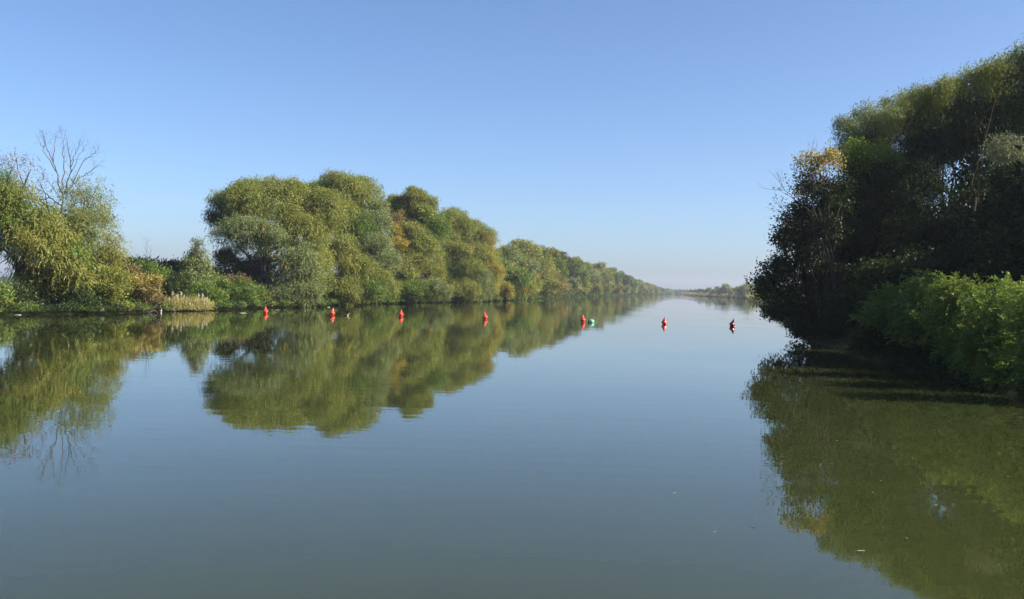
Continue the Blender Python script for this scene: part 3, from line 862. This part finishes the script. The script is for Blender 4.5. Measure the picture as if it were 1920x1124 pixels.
def build_reeds():
    rng = np.random.default_rng(61)
    e = tag(link('reed_bed', None), 'clump of pale yellow green reeds with whitish plumes at the left waterline', 'reeds')
    o = np.array([-31.2, 95.0, 0.0])
    e.location = o
    n = 900
    # blades
    px = rng.uniform(311, 398, n)
    Yb = 97 + rng.normal(size=n) * 1.2 + (px - 350) * .05
    base = np.array([P(p_, 583, y_) for p_, y_ in zip(px, Yb)])
    base[:, 2] = .05
    edge = 1 - np.abs((px - 352) / 50) ** 3
    hgt = rng.uniform(.7, 1.5, n) * (.6 + .5 * edge)
    lean = rng.normal(size=(n, 3)) * .22
    lean[:, 2] = 1
    V, T = [], []
    for k in range(5):
        t0 = rng.uniform(.0, .75, n)
        pos = base + lean * (hgt * t0)[:, None]
        ax = lean * .8 + rng.normal(size=(n, 3)) * .35
        V.append(leaf_faces(pos, ax, hgt * rng.uniform(.25, .5, n), np.full(n, .045), rng, True))
        cc = np.where(rng.random((n, 1)) < .55, np.array([PAL['tan']]), np.array([(.26, .28, .06)])) * np.exp(rng.normal(0, .2, (n, 1)))
        T.append(cc)
    V, T = np.concatenate(V) - o, np.concatenate(T)
    tag(link('blades', mesh_from('blades', V, 4, T), M_LEAF, e), kind='stuff')
    for (x, y) in [(324, 551), (333, 555), (340, 551), (351, 563), (373, 554), (380, 555), (388, 561), (384, 562), (334, 563), (345, 558)]:
        c = P(x, y, 96.2 + (x - 350) * .05) - o
        m_ = 60
        pos = c + rng.normal(size=(m_, 3)) * np.array([.04, .04, .09])
        vv = leaf_faces(pos, rng.normal(size=(m_, 3)) + np.array([0, 0, 1.]), np.full(m_, .12), np.full(m_, .03), rng, True)
        mb = MB()
        f4 = [(4 * q, 4 * q + 1, 4 * q + 2, 4 * q + 3) for q in range(m_)]
        mb.add(vv.reshape(-1, 3), f4)
        mb.tube([c * np.array([1, 1, 0]) + np.array([.1, .1, .05]), c * np.array([1, 1, .6]), c], [.012, .01, .007], 4)
        link('plume', mb.mesh('plume', False), M_PLUME, e)


M_PLUME, nt, b = mat('reed_plume', (.62, .57, .44), .9, .1)
build_reeds()

# ------------------------------------------------------------------ buoys, post, floating bits


def paint(name, c1, c2, rough):
    m, nt, b = mat(name, c1, rough, .5)
    noise_colour(nt, b, c1, c2, 5.0, 6, (1, 1, .6), .35, .75)
    return m


M_RED = paint('buoy_red', (.68, .055, .026), (.56, .075, .045), .27)
M_GREEN = paint('buoy_green', (.12, .42, .2), (.2, .5, .28), .35)
M_STEEL, nt, b = mat('ring_steel', (.18, .15, .13), .6)
BPROF = [(.02, -.3), (.09, -.26), (.13, -.1), (.155, 0), (.2, .1), (.262, .185), (.268, .21), (.258, .235), (.2, .31), (.135, .42), (.085, .53), (.05, .62), (.034, .67), (.02, .685)]
BASEP = [(.03, -.32), (.09, -.3), (.10, -.22)]


def buoy_meshes():
    mb = MB()
    mb.lathe(BPROF, 28)
    body = mb.mesh('float_body')
    mb = MB()
    an = np.linspace(0, 2 * math.pi, 15)
    mb.tube(np.stack([.035 * np.cos(an), 0 * an, .72 + .035 * np.sin(an)], 1), .011, 6)
    mb.tube([(0, 0, .67), (0, 0, .695)], .018, 8)
    ring = mb.mesh('lifting_ring')
    mb = MB()
    mb.tube([(0, 0, -.75), (0, 0, -.22)], .022, 6)
    rod = mb.mesh('keel_rod')
    return body, ring, rod


body_me, ring_me, rod_me = buoy_meshes()
ring_me.materials.append(M_STEEL)
rod_me.materials.append(M_STEEL)
body_me.materials.append(M_RED)


def buoy(pos, tilt, label, group=None):
    e = link('mooring_buoy', None)
    tag(e, label, 'buoy', group)
    e.location = pos
    e.rotation_euler = tilt
    for nm, me in (('float_body', body_me), ('lifting_ring', ring_me), ('keel_rod', rod_me)):
        o = bpy.data.objects.new(nm, me)
        COL.objects.link(o)
        o.parent = e
    return e


R_ = math.radians
for (px, py), tl, lab in [
        ((498, 588.3), (R_(-4), R_(-3), 0), 'leftmost red conical buoy, floating before the bright green bank bush'),
        ((622.5, 591.6), (R_(3), R_(8), 1), 'red buoy tilted slightly right, beside the small brown floating bird'),
        ((751.5, 594.4), (R_(6), R_(9), 2), 'red buoy leaning right in front of the orange tinted autumn tree reflection'),
        ((910, 599), (R_(0), R_(8), 3), 'red buoy in the yellowish reflection of the yellow edged willow'),
        ((1093, 604.5), (R_(5), R_(-3), 4), 'upright red buoy right beside the green buoy'),
        ((1245, 608.5), (R_(4), R_(14), 5), 'red buoy alone on open sky reflection, partly in tree shade'),
        ((1371.5, 612.3), (R_(2), R_(15), 6), 'rightmost buoy, darkest red in the shade of the headland trees')]:
    g = G(px, py)
    buoy((g[0], g[1], 0), tl, lab, 'red mooring buoys in a line across the river')
g = G(1109.5, 605.5)
e = link('mooring_buoy', None)
tag(e, 'pale green buoy lying on its side with its point to the right', 'buoy')
e.location = (g[0] - .1, g[1], .09)
e.scale = (.88, .88, .88)
e.rotation_euler = (R_(6), R_(82), R_(20))
mb = MB()
mb.lathe([(.05, -.24), (.16, -.2), (.24, -.08), (.285, .02), (.29, .1), (.26, .18), (.2, .26), (.13, .34), (.07, .4), (.03, .42)], 28)
link('float_body', mb.mesh('float_body'), M_GREEN, e)
mb = MB()
mb.lathe([(.03, -.27), (.19, -.27), (.205, -.2), (.18, -.17)], 20)
m_, nt, b = mat('buoy_dark_green', (.008, .05, .02), .5)
link('base_collar', mb.mesh('base_collar'), m_, e)
mb = MB()
an = np.linspace(0, 2 * math.pi, 15)
mb.tube(np.stack([.04 * np.cos(an), 0 * an, .45 + .04 * np.sin(an)], 1), .012, 6)
link('lifting_ring', mb.mesh('lifting_ring'), M_STEEL, e)

# white post with broken planks
g = G(302, 586)
M_WHITE, nt, b = mat('post_white', (.75, .73, .70), .7)
noise_colour(nt, b, (.62, .6, .56), (.78, .77, .74), 9, 5)
M_WOOD, nt, b = mat('weathered_plank', (.22, .17, .14), .9, .2)
noise_colour(nt, b, (.14, .11, .09), (.27, .21, .18), 6, 6, (.3, 1, 1))
mb = MB()
mb.tube([(0, 0, -.8), (0, 0, .3), (.01, 0, .52), (.01, 0, .545)], [.075, .075, .073, .055], 12)
e = tag(link('mooring_post', None), 'short white post standing in the water left of the reeds', 'post')
e.location = (g[0], g[1], 0)
link('shaft', mb.mesh('shaft'), M_WHITE, e)
mb = MB()
mb.tube([(0, 0, .54), (0, 0, .575), (0, 0, .59)], [.082, .082, .05], 12)
link('cap', mb.mesh('cap'), M_WHITE, e)
e = tag(link('plank_rail', None), 'broken grey plank landing running left from the white post', 'landing')
e.location = (g[0], g[1], 0)
for k, (z, x0, x1) in enumerate([(.16, -.75, -.1), (.32, -.95, -.12)]):
    mb = MB()
    p0, p1 = np.array([x0, .12, z]), np.array([x1, .02, z + .02])
    d = np.array([0, .02, .05])
    v = [p0 - d, p0 + [0, .02, -.05], p0 + d, p0 + [0, -.02, .05], p1 - d, p1 + [0, .02, -.05], p1 + d, p1 + [0, -.02, .05]]
    mb.add(v, [(0, 1, 2, 3), (7, 6, 5, 4), (0, 4, 5, 1), (1, 5, 6, 2), (2, 6, 7, 3), (3, 7, 4, 0)])
    link('plank', mb.mesh('plank', False), M_WOOD, e)
for x in (-.8, -.4):
    mb = MB()
    mb.tube([(x, .09, -.7), (x, .09, .42)], .035, 8)
    link('pile', mb.mesh('pile'), M_WOOD, e)

# heap of fallen branches at the golden bush
rng = np.random.default_rng(71)
for i, (x, lab) in enumerate([(215, 'tangle of fallen grey branches at the waterline under the olive bush'), (262, 'tangle of dry brown branches at the waterline under the golden bush')]):
    g = G(x, 587)
    e = tag(link('fallen_branches', None), lab, 'branches')
    e.location = (g[0], g[1] + .6, 0)
    mb = MB()
    for k in range(26):
        p = np.array([rng.normal() * 1.1, rng.normal() * .4, rng.uniform(.02, .5)])
        d = unit(rng.normal(size=3) * np.array([1, .5, .6]) + np.array([0, -.3, -.05]))
        q = limb(mb, p, p + d * rng.uniform(.6, 1.7), rng.uniform(.02, .045), .008, rng, 5, .12, 5)
        twigs(mb, q, .6, .01, rng, 3, 1)
    link('branch_tangle', mb.mesh('branch_tangle'), M_PALEBARK, e)


# small floating bird
def build_bird():
    g = G(650, 592.6)
    e = tag(link('duck', None), 'small brown duck with a pale breast floating right of the second red buoy', 'duck')
    e.location = (g[0], g[1], 0)
    me = bpy.data.meshes.new('body')
    k, segs = 14, [(-.30, .012, .10), (-.26, .035, .085), (-.18, .08, .05), (-.05, .105, .04), (.08, .10, .045), (.15, .075, .07), (.175, .05, .12), (.185, .04, .17),
                   (.20, .045, .205), (.235, .042, .215), (.265, .02, .205), (.285, .014, .198), (.32, .008, .192)]
    v, f = [], []
    for x, r, z in segs:
        for j in range(k):
            t = 2 * math.pi * j / k
            v.append((x, r * math.cos(t), z + r * .85 * math.sin(t)))
    for i in range(len(segs) - 1):
        for j in range(k):
            f.append((i * k + j, i * k + (j + 1) % k, (i + 1) * k + (j + 1) % k, (i + 1) * k + j))
    f += [tuple(range(k - 1, -1, -1)), tuple((len(segs) - 1) * k + j for j in range(k))]
    me.from_pydata(v, [], f)
    me.polygons.foreach_set('use_smooth', np.ones(len(f), bool))
    m, nt, b = mat('duck_plumage', (.1, .07, .04), .8, .2)
    tc = nt.nodes.new('ShaderNodeTexCoord')
    sp = nt.nodes.new('ShaderNodeSeparateXYZ')
    r = nt.nodes.new('ShaderNodeValToRGB')
    r.color_ramp.elements[0].position, r.color_ramp.elements[1].position = .05, .1
    r.color_ramp.elements[0].color, r.color_ramp.elements[1].color = (.06, .045, .02, 1), (.55, .5, .38, 1)
    nt.links.new(tc.outputs['Object'], sp.inputs[0])
    nt.links.new(sp.outputs[0], r.inputs[0])
    nt.links.new(r.outputs[0], b.inputs['Base Color'])
    link('body', me, m, e)


build_bird()

# floating leaves, twigs and slivers of driftwood
M_DRIFT, nt, b = mat('drift_pale', (.5, .46, .36), .8)
noise_colour(nt, b, (.4, .36, .28), (.6, .56, .46), 20, 4)
M_FLEAF, nt, b = mat('floating_leaf', (.42, .36, .2), .7)
noise_colour(nt, b, (.14, .11, .05), (.30, .26, .15), 40, 3)
for (x, y, ln, wd, ang, lab) in [(455, 587.5, .55, .06, .1, 'pale driftwood sliver left of the leftmost red buoy'), (523, 574.5, .6, .05, 0, 'pale stick at the bank right of the leftmost red buoy'),
                                 (520, 581.5, .5, .03, .05, 'faint thin stick on the water right of the leftmost red buoy'),
                                 (616, 576.5, .4, .06, .1, 'pale bit of driftwood at the bank above the second red buoy'),
                                 (25, 591, 1.2, .1, .05, 'pale log lying at the waterline below the left edge bush'), (963, 560.5, 1.2, .12, 0, 'pale driftwood at the foot of the long tree row'),
                                 (1412, 990, .06, .006, -.7, 'thin dark twig floating left of the headland reflection'), (1614, 1033, .10, .008, .03, 'pale stick floating in the lower headland reflection')]:
    g = G(x, y)
    mb = MB()
    rng = np.random.default_rng(int(x))
    t = np.linspace(-.5, .5, 6)
    pts = np.stack([t * ln * math.cos(ang), t * ln * math.sin(ang) * 1.5, wd * .2 + .1 * wd * rng.normal(size=6)], 1)
    mb.tube(pts, wd * .5 * np.array([.5, .9, 1, .95, .8, .4]), 7)
    o = tag(link('drift_stick', mb.mesh('drift_stick'), M_BARK if 'dark' in lab else M_DRIFT), lab, 'driftwood')
    o.location = g
for (x, y) in [(1265, 925), (1340, 998), (1561, 712), (1569, 827), (1636, 924), (1652, 902), (1891, 895), (1712, 860), (1617, 800), (1800, 730), (1700, 1010)]:
    g = G(x, y)
    rng = np.random.default_rng(int(x + y))
    s = .014 * rng.uniform(.7, 1.3) * math.sqrt(g[1] / 14)
    a = rng.uniform(0, 6)
    n = 10
    v = [(0, 0, .006)] + [(s * 1.5 * math.cos(q) * math.cos(a) - s * .7 * math.sin(q) * math.sin(a), s * 1.5 * math.cos(q) * math.sin(a) + s * .7 * math.sin(q) * math.cos(a), .004 + .2 * s * math.cos(q) ** 2) for q in np.arange(n) * 2 * math.pi / n]
    mb = MB()
    mb.add(v, [(0, 1 + i, 1 + (i + 1) % n) for i in range(n)])
    o = tag(link('floating_leaf', mb.mesh('floating_leaf'), M_FLEAF), 'tiny pale dead leaf floating on the calm water in the right foreground', 'leaf', 'dead leaves floating on the water')
    o.location = (g[0], g[1], .002)

build_haze()
